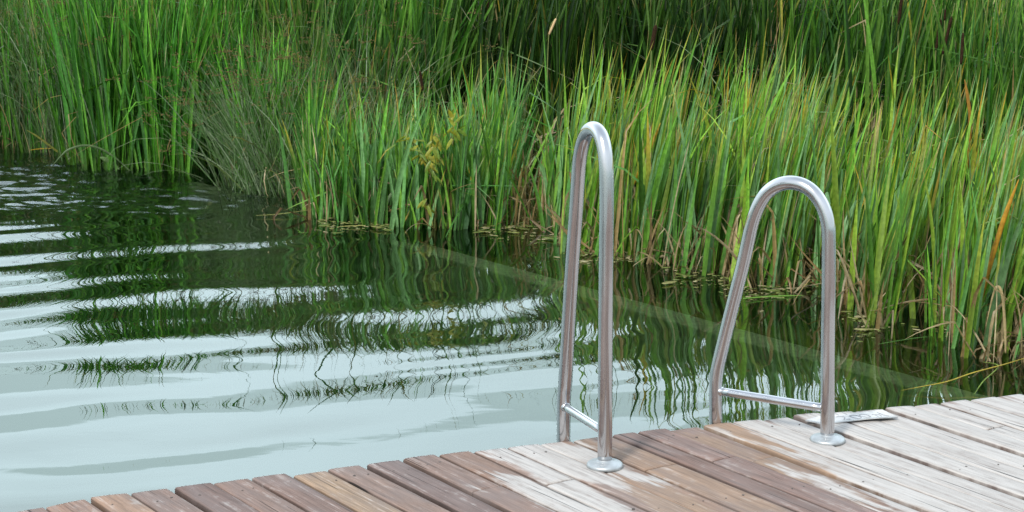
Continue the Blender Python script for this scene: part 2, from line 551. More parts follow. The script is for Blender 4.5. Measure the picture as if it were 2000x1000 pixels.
bv, bf, bc, be, bu = [], [], [], [], []
nailpts = []
base = 0
THICK = 0.034
PROF = [(0.0, -THICK), (0.0, -.004), (.001, -.0014), (.0032, 0)]
for bi in range(len(lines) - 1):
    n0, g0 = lines[bi]; n1, g1 = lines[bi + 1]
    a0 = n0 + (GW.get(g0, .007)) * .6; a1 = n1 - (GW.get(g1, .007)) * .6
    mid = (n0 + n1) / 2
    d0 = edge_along(mid) + rng.uniform(-.005, .003)
    segs = []
    dend = 1.2
    if g0 in JOINT:
        jd = float(on_level(*JOINT[g0], 0)[:2] @ PD)
        segs = [(d0, jd - .001), (jd + .0015, dend)]
    else:
        jd = d0 + rng.uniform(2.5, 3.2)
        segs = [(d0, jd - .001), (jd + .0015, max(dend, jd + .5))]
    dz0 = rng.normal(0, .0016)
    tint0 = np.array(TINT.get(g0, (.30, .235, .21) if (g0 is None and bi > 10) or (g0 or 0) > 1429 else (.26, .185, .16)))
    for si, (s0, s1) in enumerate(segs):
        tint = tint0 * rng.uniform(.9, 1.12) * .71
        tint = tint * np.array([1.06, .99, .94])
        dz = dz0 + (rng.normal(0, .001) if si else 0)
        tilt = rng.normal(0, .006)
        wdt = a1 - a0
        tops = np.linspace(.0032, wdt - .0032, 9)[1:-1]
        prof = PROF + [(t, .0008 * math.cos((t / wdt - .5) * 3)) for t in tops] + [(wdt - u, z) for u, z in PROF[::-1]]
        npf = len(prof)
        along = np.concatenate([[s0, s0 + .003], np.arange(s0 + .018, s1 - .01, .018), [s1]])
        pu = np.array([p[0] for p in prof]); pz = np.array([p[1] for p in prof])
        A, U = np.meshgrid(along, pu, indexing='ij')
        Z = np.broadcast_to(pz, A.shape).copy()
        ragged = (np.arange(len(along)) == 0)[:, None] * .004 * (vnoise(U * 160 + bi * 9, U * 0, 5) - .5)
        Z[0, pz > -.01] -= .0025
        wob = .0012 * (fbm(A * 2.0 + bi * 7, A * 0, 9) - .5)      # edges are not dead straight
        bowl = .003 * (fbm(A * .9 + bi * 13, A * 0 + si, 19) - .5)
        skew = np.interp(a0 + U, EWN, EWD) - edge_along(mid)
        AA = A + ragged + (.85 * skew * np.clip(1 - (A - s0) / .5, 0, 1) if si == 0 else 0)
        UU = a0 + U + wob * np.where(U < wdt / 2, 1, -1) * 2
        P = PD[None, None, :] * AA[..., None] + PN[None, None, :] * UU[..., None]
        ZZ = Z + dz + tilt * (U - wdt / 2) + bowl
        V = np.concatenate([P, ZZ[..., None]], -1).reshape(-1, 3)
        # stain masks, ragged along the grain
        jag = .15 * (vnoise(A * 2 + bi, UU * 95, 61) - .5) + .08 * (vnoise(A * 7, UU * 190, 62) - .5)
        acr = .010 * (fbm(A * 7, UU * 20, 63) - .5)
        msk = np.zeros(A.shape)
        for pol in WHITE:
            acc = sum(inside(pol, A + jag + s_, UU + acr + t_) for s_, t_ in ((0, 0), (.025, 0), (-.025, 0), (.012, .007), (-.012, -.007))) / 5.0
            msk = np.maximum(msk, acc)
        tmk = np.zeros(A.shape)
        for pol in TAN: tmk = np.maximum(tmk, inside(pol, A + jag, UU + acr))
        br = np.clip(.12 + .76 * msk + .22 * (fbm(A * 2 + bi * 3, UU * 30, 64) - .5), 0, 1)
        ex = np.stack([br, tmk, np.full(A.shape, rng.random())], -1).reshape(-1, 3)
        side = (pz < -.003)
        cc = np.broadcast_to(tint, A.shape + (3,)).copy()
        cc[:, side] *= .5  # sides coloured darker to put shade into the gaps between boards
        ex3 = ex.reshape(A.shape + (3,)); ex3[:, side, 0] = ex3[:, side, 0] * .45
        nA = len(along)
        ii = np.arange(nA - 1)[:, None] * npf + np.arange(npf)[None, :]
        jj = np.arange(nA - 1)[:, None] * npf + (np.arange(npf)[None, :] + 1) % npf
        q = np.stack([ii, jj, jj + npf, ii + npf], -1).reshape(-1, 4)
        bf.append(q + base)
        bf.append(np.array([list(range(npf))[::-1]]) + base)
        bf.append(np.array([list(range((nA - 1) * npf, nA * npf))]) + base)
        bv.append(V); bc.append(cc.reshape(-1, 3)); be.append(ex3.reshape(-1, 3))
        bu.append(np.stack([A + bi * 7.31 + si * 3.7, U + bi * 1.93], -1).reshape(-1, 2))
        base += len(V)
    for off in (.085, .60, 1.10, 1.62):
        for fr in (.26, .72):
            if rng.random() < .4: continue
            q = d0 + off + rng.normal(0, .006)
            nailpts.append((*(PD * q + PN * (a0 + wdt * (fr + rng.normal(0, .03)))), dz0 + .0015))
tris = {}
for f in bf: tris.setdefault(f.shape[1], []).append(f)
bfaces = [np.concatenate(v) for v in tris.values()]
deck = empty('wooden_deck', (0, 4.2, 0), 'weathered wooden deck of diagonal boards, partly bleached white, along the water', 'deck')


def child_of(parent, o):
    o.parent = parent
    o.matrix_parent_inverse = parent.matrix_basis.inverted()
    return o


# nail heads ----------------------------------------------------------------
nv, nf = [], []
b0 = 0
for i, (x, y, z) in enumerate(nailpts):
    r = .0026 * (1 + .5 * (i % 3 == 0))
    for k in range(8):
        t = k / 8 * 2 * math.pi
        nv.append((x + r * math.cos(t), y + r * math.sin(t), z - .003))
    for k in range(8):
        t = k / 8 * 2 * math.pi
        nv.append((x + r * .85 * math.cos(t), y + r * .85 * math.sin(t), z + .0004))
    for k in range(8):
        nf.append((b0 + k, b0 + (k + 1) % 8, b0 + 8 + (k + 1) % 8, b0 + 8 + k))
    b0 += 16
caps = [[i * 16 + 8 + k for k in range(8)] for i in range(len(nailpts))]
V0 = np.concatenate(bv); nb0 = len(V0); nn_ = len(nv)
allf = {}
for f in bfaces + [np.array(nf) + nb0, np.array(caps) + nb0]: allf.setdefault(f.shape[1], []).append(f)
order = list(allf)
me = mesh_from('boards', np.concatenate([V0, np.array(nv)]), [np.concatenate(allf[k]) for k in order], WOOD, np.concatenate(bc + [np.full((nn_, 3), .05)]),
               np.concatenate(bu + [np.zeros((nn_, 2))]), np.concatenate(be + [np.zeros((nn_, 3))]), smooth=False)
me.materials.append(plain('rusty_nail', (.075, .06, .052), .6, .4))
mi = np.concatenate([(np.concatenate(allf[k]) >= nb0).all(1).astype(np.int32) for k in order])
if len(me.polygons) == len(mi): me.polygons.foreach_set('material_index', mi)
child_of(deck, obj('boards', me))


def box_mesh(name, c, d, half, mat):
    """box round centre c, long axis d (xy), half sizes (along, across, up)"""
    d = np.array(d) / np.linalg.norm(d); n = np.array([-d[1], d[0]])
    bvv = []
    for sx_ in (-1, 1):
        for sy_ in (-1, 1):
            for sz_ in (-1, 1):
                p = np.array(c[:2]) + d * half[0] * sx_ + n * half[1] * sy_
                bvv.append((p[0], p[1], c[2] + half[2] * sz_))
    f = np.array([(0, 1, 3, 2), (4, 6, 7, 5), (0, 4, 5, 1), (2, 3, 7, 6), (0, 2, 6, 4), (1, 5, 7, 3)])
    return mesh_from(name, bvv, [f], mat, smooth=False)


JM = plain('dark_joist', (.055, .042, .032), .9)
ed = edge_pt(1700)[:2] - edge_pt(300)[:2]; ed /= np.linalg.norm(ed)
en = np.array([ed[1], -ed[0]])
for off in (.14, .62, 1.12, 1.64):
    c = edge_pt(1000)[:2] + en * off
    child_of(deck, obj('joist', box_mesh('joist', (c[0], c[1], -.036 - .07), ed, (5.5, .024, .066), JM)))
for px in (100, 760, 1420, 2080):
    c = edge_pt(px)[:2] + en * .14
    child_of(deck, obj('post', box_mesh('post', (c[0], c[1], -1.05), ed, (.045, .045, .85), JM)))


# ------------------------------------------------------------------ tubes
def smooth_path(pts, sub):
    P = np.array(pts, float)
    out = []
    for i in range(len(P) - 1):
        p0 = P[max(i - 1, 0)]; p1 = P[i]; p2 = P[i + 1]; p3 = P[min(i + 2, len(P) - 1)]
        for t in np.linspace(0, 1, sub, endpoint=False):
            out.append(.5 * ((2 * p1) + (-p0 + p2) * t + (2 * p0 - 5 * p1 + 4 * p2 - p3) * t * t + (-p0 + 3 * p1 - 3 * p2 + p3) * t ** 3))
    out.append(P[-1])
    return np.array(out)


def tube(path, r, seg=28, ref=None, taper=None):
    P = np.asarray(path, float); n = len(P)
    T = np.gradient(P, axis=0); T /= np.linalg.norm(T, axis=1)[:, None]
    ref = np.array(ref if ref is not None else (0.3, 0.7, 0.2), float)
    vs = []
    for i in range(n):
        a = ref - T[i] * np.dot(ref, T[i]); a /= np.linalg.norm(a)
        b = np.cross(T[i], a)
        rr = r if taper is None else r * taper[i]
        th = np.arange(seg) / seg * 2 * np.pi
        vs.append(P[i] + rr * (np.cos(th)[:, None] * a + np.sin(th)[:, None] * b))
    i = np.arange(n - 1)[:, None] * seg + np.arange(seg)[None, :]
    j = np.arange(n - 1)[:, None] * seg + (np.arange(seg)[None, :] + 1) % seg
    q = np.stack([i, j, j + seg, i + seg], -1).reshape(-1, 4)
    caps = np.array([list(range(seg))[::-1], list(range((n - 1) * seg, n * seg))])
    return np.concatenate(vs), [q, caps]


def lathe(prof, seg=40):
    vs, fs = [], []
    for r, z in prof:
        for k in range(seg):
            t = k / seg * 2 * math.pi
            vs.append((r * math.cos(t), r * math.sin(t), z))
    for i in range(len(prof) - 1):
        for k in range(seg):
            a = i * seg + k; b = i * seg + (k + 1) % seg
            fs.append((a, b, b + seg, a + seg))
    return np.array(vs), [np.array(fs), np.array([list(range(seg))[::-1], list(range((len(prof) - 1) * seg, len(prof) * seg))])]


FLANGE = plain('cast_flange', (.37, .39, .40), .45, .6)


def handrail(foot_px, path_px, bar_px, label):
    foot = on_level(*foot_px, 0.0)
    (x0, y0), (x1, y1) = bar_px
    s = (y1 - y0) / (x1 - x0)
    vx = x0 + (-371 - y0) / s
    az = math.atan2(vx - CX, math.hypot(FPX, 871))
    d = np.array([math.sin(az), math.cos(az), 0])
    n = np.array([d[1], -d[0], 0])
    pts = [on_plane(px, py, foot, n) for px, py in path_px]
    path = smooth_path(pts, 6)
    low = path[0]
    tail = np.array([[low[0], low[1], z] for z in np.linspace(-1.1, low[2] - .03, 5)])
    path = np.concatenate([tail, path, [[foot[0], foot[1], .004]]])
    root = empty('handrail', foot, label, 'handrail')
    v, f = tube(path - foot, .019, 32, ref=n)
    t = obj('rail_tube', mesh_from('rail_tube', v, f, STEEL), root)
    back = on_plane(x0, y0, foot, n); front = on_plane(x1 + 12, y1 + 12 * s, foot, n)
    z = (back[2] + front[2]) / 2
    back = back + (back - front) / np.linalg.norm(back - front) * .004
    v, f = tube(np.linspace(back, front, 8) - foot, .0118, 24)
    obj('crossbar', mesh_from('crossbar', v, f, STEEL), root)
    wv, wf = tube(np.linspace(back, back + (front - back) / np.linalg.norm(front - back) * .019, 4) - foot, .0142, 20, taper=[1, 1, .98, .84])
    obj('weld', mesh_from('weld', wv, wf, STEEL), root)
    v, f = lathe([(.0475, .0005), (.0475, .006), (.0465, .0095), (.043, .0125), (.036, .0145), (.027, .0165), (.0215, .0185), (.0196, .021), (.0192, .0215)])
    obj('base_flange', mesh_from('base_flange', v, f, FLANGE), root)
    return root


handrail((1181, 912),
         [(1100.5, 870), (1100.7, 830), (1101, 795), (1102, 770), (1104, 745), (1107.3, 690), (1111, 625), (1119, 500), (1125, 418), (1128.6, 360),
          (1131.4, 320), (1135.5, 291), (1141.5, 269), (1149.5, 255.5), (1159, 251.5), (1168, 256.5), (1175.5, 270), (1181, 293), (1184, 322), (1185, 360),
          (1185, 420), (1184, 500), (1183, 640), (1182, 780), (1181.3, 880)],
         ((1103, 794), (1166, 834)),
         'taller polished steel handrail with a narrow hairpin bend, standing on the deck edge')
handrail((1616, 862),
         [(1398, 850), (1398, 800), (1398, 765), (1398.6, 742), (1401.6, 718), (1408, 690), (1420, 640), (1440, 560), (1452, 512), (1462, 466), (1467, 443),
          (1474.5, 418), (1485, 395), (1500, 374.5), (1520, 361.5), (1543, 356.8), (1566, 361), (1586, 373.5), (1601, 392), (1611, 413), (1617, 437),
          (1618.6, 464), (1618.6, 560), (1617.4, 640), (1616.6, 760), (1616, 840)],
         ((1403, 763.5), (1604, 796)),
         'shorter polished steel handrail with a wide round arch, standing on the bleached boards')

# warped sheet with faded writing -------------------------------------------
def patch_pt(px, py, z): return on_level(px, py, z)


top = [(1572.6, 820.7), (1590, 824), (1603, 827.6), (1631, 825.5), (1655, 822.5), (1690, 818), (1720, 815.6), (1754, 814.6)]
bot = [(1590, 814.5), (1600, 812.5), (1612, 811), (1633, 808), (1655, 806.6), (1684, 804.5), (1705, 801.5), (1723, 799.3)]
zt = [.004, .004, .004, .005, .005, .009, .010, .006]
zb = [.004, .004, .004, .004, .004, .005, .005, .004]
pv, pf = [], []
M_ = 5
for i in range(8):
    A_ = patch_pt(*top[i], zt[i] + .002); B_ = patch_pt(*bot[i], zb[i] + .002)
    for k in range(M_): pv.append(A_ + (B_ - A_) * k / (M_ - 1))
for i in range(8):
    for k in range(M_): pv.append(np.array(pv[i * M_ + k]) - (0, 0, .0022))
o_ = 8 * M_
for i in range(7):
    for k in range(M_ - 1):
        a = i * M_ + k
        pf.append((a, a + M_, a + M_ + 1, a + 1)); pf.append((o_ + a, o_ + a + 1, o_ + a + M_ + 1, o_ + a + M_))
rim = [i * M_ for i in range(8)] + [7 * M_ + k for k in range(1, M_)] + [i * M_ + M_ - 1 for i in range(6, -1, -1)] + [k for k in range(M_ - 2, 0, -1)]
for a, b in zip(rim, rim[1:] + rim[:1]): pf.append((a, b, b + o_, a + o_))
pc = np.mean(pv, axis=0)
sheet = empty('warped_sheet', pc, 'thin warped white sheet with faded scribbled writing, lying at the deck edge', 'sheet')
obj('panel', mesh_from('panel', np.array(pv) - pc, [np.array(pf)], plain('faded_white_sheet', (.46, .455, .45), .75), smooth=False), sheet)
STROKES = [[(140, 245), (185, 255), (235, 275)], [(165, 325), (250, 312), (340, 318), (400, 335), (380, 385)], [(335, 212), (450, 255)],
           [(520, 298), (600, 278), (700, 285), (790, 315), (830, 340), (770, 362), (680, 355), (600, 330), (540, 312), (520, 298)],
           [(770, 275), (830, 258), (930, 262), (1010, 285), (1070, 320), (990, 330), (900, 320), (820, 305), (770, 275)],
           [(1110, 265), (1160, 262), (1270, 310)], [(1190, 270), (1270, 255), (1350, 300)], [(1240, 205), (1310, 235)], [(1320, 235), (1400, 270), (1540, 300)],
           [(440, 382), (545, 380)]]
sv, sf, sb = [], {4: [], 12: []}, 0
PT, PB = np.array(top), np.array(bot)


def sheet_z(px, py):
    i = np.interp(px, PT[:, 0], np.arange(8))
    yt = np.interp(i, np.arange(8), PT[:, 1]); yb = np.interp(i, np.arange(8), PB[:, 1])
    t = np.clip((yt - py) / (yt - yb), 0, 1)
    return np.interp(i, np.arange(8), zt) * (1 - t) + np.interp(i, np.arange(8), zb) * t + .0026


for st in STROKES:
    pp = [on_level(1620 + x / 13.333, 790 + y / 13.333, sheet_z(1620 + x / 13.333, 790 + y / 13.333)) for x, y in st]
    v, f = tube(smooth_path(pp, 4) - pc, .0011, 6)
    sv.append(v); sf[4].append(f[0] + sb); sb += len(v)
obj('writing', mesh_from('writing', np.concatenate(sv), [np.concatenate(sf[4])], plain('faded_ink', (.24, .25, .27), .8)), sheet)


# ------------------------------------------------------------------ reeds
def blades(n, base, length, az, lean, curve, width, yaw, c0, c1, tip0, cbase, kink=None, kink_t=None, seg=8, twist=None):
    """n ribbon leaves with a folded midrib; returns vertices, quads, colours"""
    S = seg
    t = np.linspace(0, 1, S + 1)
    T = np.broadcast_to(t, (n, S + 1))
    th = lean[:, None] + curve[:, None] * T ** 2
    if kink is not None:
        th = th + kink[:, None] * sstep(0, .16, T - kink_t[:, None])
    dl = (length / S)[:, None]
    hx = np.cumsum(np.concatenate([np.zeros((n, 1)), (np.sin(th) * dl)[:, :-1]], 1), 1)
    hz = np.cumsum(np.concatenate([np.zeros((n, 1)), (np.cos(th) * dl)[:, :-1]], 1), 1)
    C = np.stack([base[:, 0:1] + hx * np.sin(az)[:, None], base[:, 1:2] + hx * np.cos(az)[:, None], base[:, 2:3] + hz], -1)
    yw = yaw[:, None] + (twist[:, None] * T if twist is not None else 0)
    side = np.stack([np.cos(yw), np.sin(yw), np.zeros_like(yw)], -1)
    tang = np.stack([np.sin(th) * np.sin(az)[:, None], np.sin(th) * np.cos(az)[:, None], np.cos(th)], -1)
    side = side - tang * np.sum(side * tang, -1, keepdims=True)
    side /= np.linalg.norm(side, axis=-1, keepdims=True) + 1e-9
    nor = np.cross(side, tang)
    wf = (0.62 + 0.38 * sstep(0, .25, T)) * np.clip(1 - np.clip((T - .45) / .55, 0, 1) ** 1.8, .02, 1)
    hw_ = (width[:, None] * .5 * wf)[..., None]
    V = np.stack([C - side * hw_, C - nor * hw_ * .45, C + side * hw_], 2)
    mixt = sstep(0, 1, (T - tip0[:, None]) / np.maximum(1 - tip0[:, None], .05))[..., None]
    col = c0[:, None, :] * (1 - mixt) + c1[:, None, :] * mixt
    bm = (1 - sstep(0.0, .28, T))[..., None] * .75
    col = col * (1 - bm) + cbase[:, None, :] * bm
    col = np.repeat(col[:, :, None, :], 3, 2)
    col[:, :, 1, :] *= .88
    idx = np.arange(n)[:, None, None] * (S + 1) * 3 + np.arange(S)[None, :, None] * 3 + np.arange(2)[None, None, :]
    q = np.stack([idx, idx + 1, idx + 4, idx + 3], -1).reshape(-1, 4)
    return V.reshape(-1, 3), q, col.reshape(-1, 3)


G = lambda *a: np.array(a, float)
SPEC = {
    # name: length, length sd, width, lean sd, bias lean, colours (front, short: leaf sheen painted in as grey-greens), share yellow tips, share dead
    'front': dict(L=.76, Ls=.14, w=.0188, lean=.085, bias=.12, cols=[(.105, .25, .028), (.15, .30, .035), (.07, .18, .028), (.10, .24, .07), (.20, .31, .04), (.14, .27, .11)], tips=.42, dead=.15, curve=.17),
    'short': dict(L=.62, Ls=.12, w=.0180, lean=.125, bias=.03, cols=[(.09, .24, .032), (.065, .19, .04), (.135, .29, .035), (.10, .24, .07), (.14, .28, .11)], tips=.22, dead=.09, curve=.20),
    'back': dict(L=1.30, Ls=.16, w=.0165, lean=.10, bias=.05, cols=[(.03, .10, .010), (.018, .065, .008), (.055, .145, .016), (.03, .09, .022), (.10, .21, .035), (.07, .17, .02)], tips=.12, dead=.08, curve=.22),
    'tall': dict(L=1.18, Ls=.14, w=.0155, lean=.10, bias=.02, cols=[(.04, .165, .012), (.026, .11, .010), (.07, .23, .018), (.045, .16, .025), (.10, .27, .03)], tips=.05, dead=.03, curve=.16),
    'arch': dict(L=1.0, Ls=.16, w=.0075, lean=.30, bias=.0, cols=[(.15, .20, .10), (.20, .25, .15), (.09, .14, .05), (.12, .17, .04)], tips=.25, dead=.12, curve=1.0),
    'sedge': dict(L=.72, Ls=.16, w=.0052, lean=.20, bias=.0, cols=[(.07, .14, .04), (.05, .11, .03), (.10, .16, .07), (.15, .20, .12)], tips=.15, dead=.10, curve=.55),
}
YEL = [(.40, .34, .05), (.34, .36, .05), (.36, .25, .03), (.42, .24, .025), (.30, .27, .04), (.34, .17, .03), (.38, .29, .14)]
DEAD = [(.40, .31, .17), (.34, .25, .13), (.26, .17, .08), (.46, .37, .23), (.30, .21, .09)]


def pick(lst, n): return np.array(lst)[rng.integers(0, len(lst), n)]


def make_blades(kind, base, lscale=1.0, dead=None, tone=1.0):
    s = SPEC[kind]
    n = len(base)
    Ln = np.clip(rng.normal(s['L'], s['Ls'], n), .35 * s['L'], 1.35 * s['L']) * lscale
    lx = rng.normal(s['bias'], s['lean'], n); ly = rng.normal(0, s['lean'] * .8, n)
    az = np.arctan2(lx, ly); lean = np.hypot(lx, ly)
    curve = np.abs(rng.normal(0, s['curve'], n)) + .03
    arch = rng.random(n) < (.02 if kind != 'sedge' else .22)
    curve = np.where(arch, rng.uniform(.7, 1.9, n), curve)
    if kind == 'arch':
        curve = rng.uniform(1.0, 2.4, n)
    cl = fbm(base[:, 0] * 1.7 + 4, base[:, 1] * 1.7, 131) if np.ptp(base[:, 0]) > .5 else np.full(n, .5)
    Ln = Ln * (.80 + .40 * cl)
    wd_ = s['w'] * rng.uniform(.45, 1.4, n)
    yaw = rng.normal(0, .75, n); tw = rng.normal(0, .7, n)
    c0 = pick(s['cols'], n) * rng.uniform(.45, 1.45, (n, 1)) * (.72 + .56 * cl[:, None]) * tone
    c1 = c0 * 1.12
    tip0 = np.full(n, .6)
    bt = rng.random(n) < .55
    c1 = np.where(bt[:, None], pick(DEAD, n) * .85, c1)
    tip0 = np.where(bt, rng.uniform(.84, .95, n), tip0)
    yt = rng.random(n) < s['tips']
    c1 = np.where(yt[:, None], pick(YEL, n) * rng.uniform(.7, 1.1, (n, 1)), c1)
    tip0 = np.where(yt, 1 - .5 * rng.random(n) ** 1.6 - .06, tip0)
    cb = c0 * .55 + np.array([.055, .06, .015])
    dd = rng.random(n) < (s['dead'] if dead is None else dead)
    dcol = pick(DEAD, n) * rng.uniform(.6, 1.05, (n, 1))
    c0 = np.where(dd[:, None], dcol, c0); c1 = np.where(dd[:, None], dcol * .9, c1); cb = np.where(dd[:, None], dcol * .6, cb)
    Ln = np.where(dd, Ln * rng.uniform(.45, .95, n), Ln)
    kk = rng.random(n) < np.where(dd, .6, .065)
    kink = np.where(kk, rng.uniform(.9, 2.3, n), 0.0)
    kt = rng.uniform(.3, .75, n)
    wd_ = np.where(dd, wd_ * .8, wd_)
    wd_ = np.where(arch & (kind != 'sedge'), wd_ * .55, wd_)
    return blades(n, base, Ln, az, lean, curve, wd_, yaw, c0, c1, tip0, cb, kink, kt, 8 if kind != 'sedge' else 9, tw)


# front line of the bed, as pixels of the photograph on the water level
FRONT = [(-500, 284), (-200, 284), (0, 288), (100, 305), (150, 322), (200, 331), (370, 338), (432, 322), (446, 315), (456, 352), (470, 374), (590, 388),
         (600, 420), (640, 434), (860, 447), (980, 447), (1010, 442), (1090, 457), (1120, 492), (1400, 540), (1480, 572), (1560, 552), (1620, 566), (1680, 640),
         (1730, 640), (1770, 600), (1830, 640), (1870, 690), (1905, 703), (2000, 712), (2200, 745), (2500, 790)]
FXP = np.array([f[0] for f in FRONT], float); FYP = np.array([f[1] for f in FRONT], float)
BEDZ = WATER - .14


def bed_points(px, back):
    """points 'back' metres behind the front line, on the view azimuth of px"""
    py = np.interp(px, FXP, FYP)
    d = RGT[None] * ((px - CX) / FPX)[:, None] + UPV[None] * ((CY - py) / FPX)[:, None] + FWD[None]
    t = (WATER - EYE[2]) / d[:, 2]
    p = EYE[None] + d * t[:, None]
    r = np.hypot(p[:, 0], p[:, 1])
    s = (r + back) / r
    return np.stack([p[:, 0] * s, p[:, 1] * s, np.full(len(px), BEDZ)], -1)


def scatter(x0, x1, b0, b1, n):
    px = rng.uniform(x0, x1, n); bk = rng.uniform(b0, b1, n)
    return px, bk


def clumpy(p, scale, seed, thr):
    return p[fbm(p[:, 0] * scale, p[:, 1] * scale, seed) > thr]


def stuff(name, pieces, label):
    vs, fs, cs, b = [], [], [], 0
    for v, f, c in pieces:
        vs.append(v); fs.append(f + b); cs.append(c); b += len(v)
    o = obj(name, mesh_from(name, np.concatenate(vs), [np.concatenate(fs)], LEAF, np.concatenate(cs)))
    return tag(o, label, 'reeds', kind='stuff')


# masses behind the front plants ---------------------------------------------
right = []
for (x0, x1, b0, b1, n) in ((1075, 1420, .35, 1.7, 820), (1400, 1700, .35, 2.3, 1050), (1700, 2150, .35, 2.5, 1450), (2150, 2500, .2, 2.5, 400)):
    px, bk = scatter(x0, x1, b0, b1, n)
    right.append(make_blades('front', clumpy(bed_points(px, bk), 2.6, 71, .43)))
stuff('reeds', right, 'dense green reeds with yellow tips behind the front plants, right of the tall handrail')
mid_ = []
px, bk = scatter(600, 1005, .35, 1.5, 1150)
mid_.append(make_blades('short', clumpy(bed_points(px, bk), 2.6, 72, .41)))
px, bk = scatter(1000, 1080, 1.2, 1.9, 90)
mid_.append(make_blades('short', bed_points(px, bk), 1.0, .5, .5))
stuff('reeds', mid_, 'mass of short green reeds left of the tall handrail, behind their front row')
back_ = []
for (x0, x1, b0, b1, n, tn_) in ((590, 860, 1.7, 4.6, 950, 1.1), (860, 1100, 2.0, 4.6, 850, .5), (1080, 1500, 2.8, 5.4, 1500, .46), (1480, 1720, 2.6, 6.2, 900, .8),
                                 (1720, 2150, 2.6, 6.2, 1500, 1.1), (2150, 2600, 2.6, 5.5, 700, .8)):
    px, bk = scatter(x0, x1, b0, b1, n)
    back_.append(make_blades('back', bed_points(px, bk), tone=tn_))  # low tone: shade of the dense middle rear painted into leaf colour
px, bk = scatter(430, 620, 1.3, 4.2, 1500)
back_.append(make_blades('back', bed_points(px, bk), 1.0))
for (x0, x1, b0, b1, n, k) in ((900, 1500, 2.0, 4.0, 70, .95), (1500, 2100, 2.4, 4.2, 110, .95), (600, 900, 1.5, 2.6, 70, .9)):
    px, bk = scatter(x0, x1, b0, b1, n)
    back_.append(make_blades('arch', bed_points(px, bk), k))
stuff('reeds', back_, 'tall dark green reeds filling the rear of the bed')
left_ = []
px, bk = scatter(-500, 140, .7, 3.4, 2500)
left_.append(make_blades('tall', bed_points(px, bk), .96, tone=.85))
px, bk = scatter(-400, 150, .0, .9, 900)
left_.append(make_blades('sedge', bed_points(px, bk), 1.25))
px, bk = scatter(-400, 150, .0, .9, 420)
left_.append(make_blades('tall', bed_points(px, bk), .8, tone=.8))
px, bk = scatter(150, 445, .35, 3.4, 2600)
left_.append(make_blades('tall', bed_points(px, bk)))
px, bk = scatter(450, 620, .15, 1.5, 420)
left_.append(make_blades('tall', bed_points(px, bk), .72))
px, bk = scatter(446, 600, .35, 1.5, 520)
left_.append(make_blades('sedge', bed_points(px, bk), 1.05))
px, bk = scatter(-300, 260, .5, 2.4, 900)
left_.append(make_blades('sedge', bed_points(px, bk), 1.4))
px, bk = scatter(460, 760, 1.3, 2.6, 700)
left_.append(make_blades('sedge', bed_points(px, bk), 1.25))
for (x0, x1, b0, b1, n, k) in ((-200, 300, .2, 2.2, 230, 1.05), (300, 460, .4, 2.4, 50, 1.0), (452, 620, .0, 1.4, 170, .8), (470, 760, 1.0, 2.2, 80, .95)):
    px, bk = scatter(x0, x1, b0, b1, n)
    left_.append(make_blades('arch', bed_points(px, bk), k))
stuff('reeds', left_, 'tall deep green reeds and fine sedge filling the left bank')

# dry litter between the stems ------------------------------------------------
px = np.concatenate([rng.uniform(1090, 2150, 760), rng.uniform(985, 1100, 110), rng.uniform(600, 1000, 150)])
bk = np.abs(rng.normal(0, .45, len(px))) - .02
b = bed_points(px, bk); b[:, 2] = WATER - .03
n = len(b)
dc = pick(DEAD, n) * rng.uniform(.4, 1.0, (n, 1))
lit = blades(n, b, rng.uniform(.15, .48, n), rng.uniform(0, 6.28, n), np.abs(rng.normal(.35, .45, n)), rng.uniform(-.3, 1.3, n), rng.uniform(.006, .013, n),
             rng.uniform(0, 3.14, n), dc, dc * .9, np.full(n, .5), dc * .6, np.where(rng.random(n) < .5, rng.uniform(.8, 2.2, n), 0), rng.uniform(.2, .7, n), 8, rng.normal(0, 1, n))
o = stuff('dry_leaves', [lit], 'dry tan reed leaves tangled among the stems at the water line')
o['category'] = 'dry leaves'


# individual plants in the front rows ---------------------------------------
def plant_mesh(name, kind, nb, spread, lsc=1.0, dead=None):
    b = np.zeros((nb, 3)); b[:, :2] = rng.normal(0, spread, (nb, 2))
    v, f, c = make_blades(kind, b, lsc, dead)
    return mesh_from(name, v, [f], LEAF, c)


def plant_row(name, kind, meshes, spots, label, cat, group):
    for i, p in enumerate(spots):
        o = obj(name, meshes[i % len(meshes)], None, p)
        o.rotation_euler = (0, 0, rng.normal(0, .35))
        s = rng.uniform(.86, 1.12)
        o.scale = (s, s, s * rng.uniform(.92, 1.06))
        tag(o, label, cat, group)


def spots(x0, x1, n, depth, jit=.5):
    px = np.linspace(x0, x1, n) + rng.uniform(-.5, .5, n) * (x1 - x0) / n
    bk = depth * rng.random(n) ** 1.5
    return bed_points(px, bk)


fm = [plant_mesh('cattail_plant', 'front', 7, .04) for _ in range(114)]
plant_row('cattail_plant', 'front', fm, np.concatenate([spots(1105, 1400, 34, .5), spots(1400, 1660, 32, .6), spots(1660, 2060, 48, .7)]),
          'broad-bladed green cattail plant with yellowing tips in the front rows right of the tall handrail', 'cattail plant',
          'cattail plants in the front rows of the right reed bed')
sm = [plant_mesh('reed_plant', 'short', 9, .035) for _ in range(66)]
plant_row('reed_plant', 'short', sm, np.concatenate([spots(605, 985, 62, .5), spots(1062, 1100, 4, .3)]),
          'short fresh green reed plant at the water line in the middle of the bank', 'reed plant', 'short reed plants along the middle of the bank')
tm = [plant_mesh('tall_reed_plant', 'tall', 9, .035) for _ in range(44)]
plant_row('tall_reed_plant', 'tall', tm, np.concatenate([spots(155, 440, 44, .4)]),
          'tall deep green reed plant rising from the water in the clump beyond the inflow', 'reed plant', 'tall reed plants in the left clump')
DEMO_END = True


# sedges with brown flower tufts ---------------------------------------------
TUFT = plain('sedge_flower', (.11, .088, .035), .9, spec=.05)


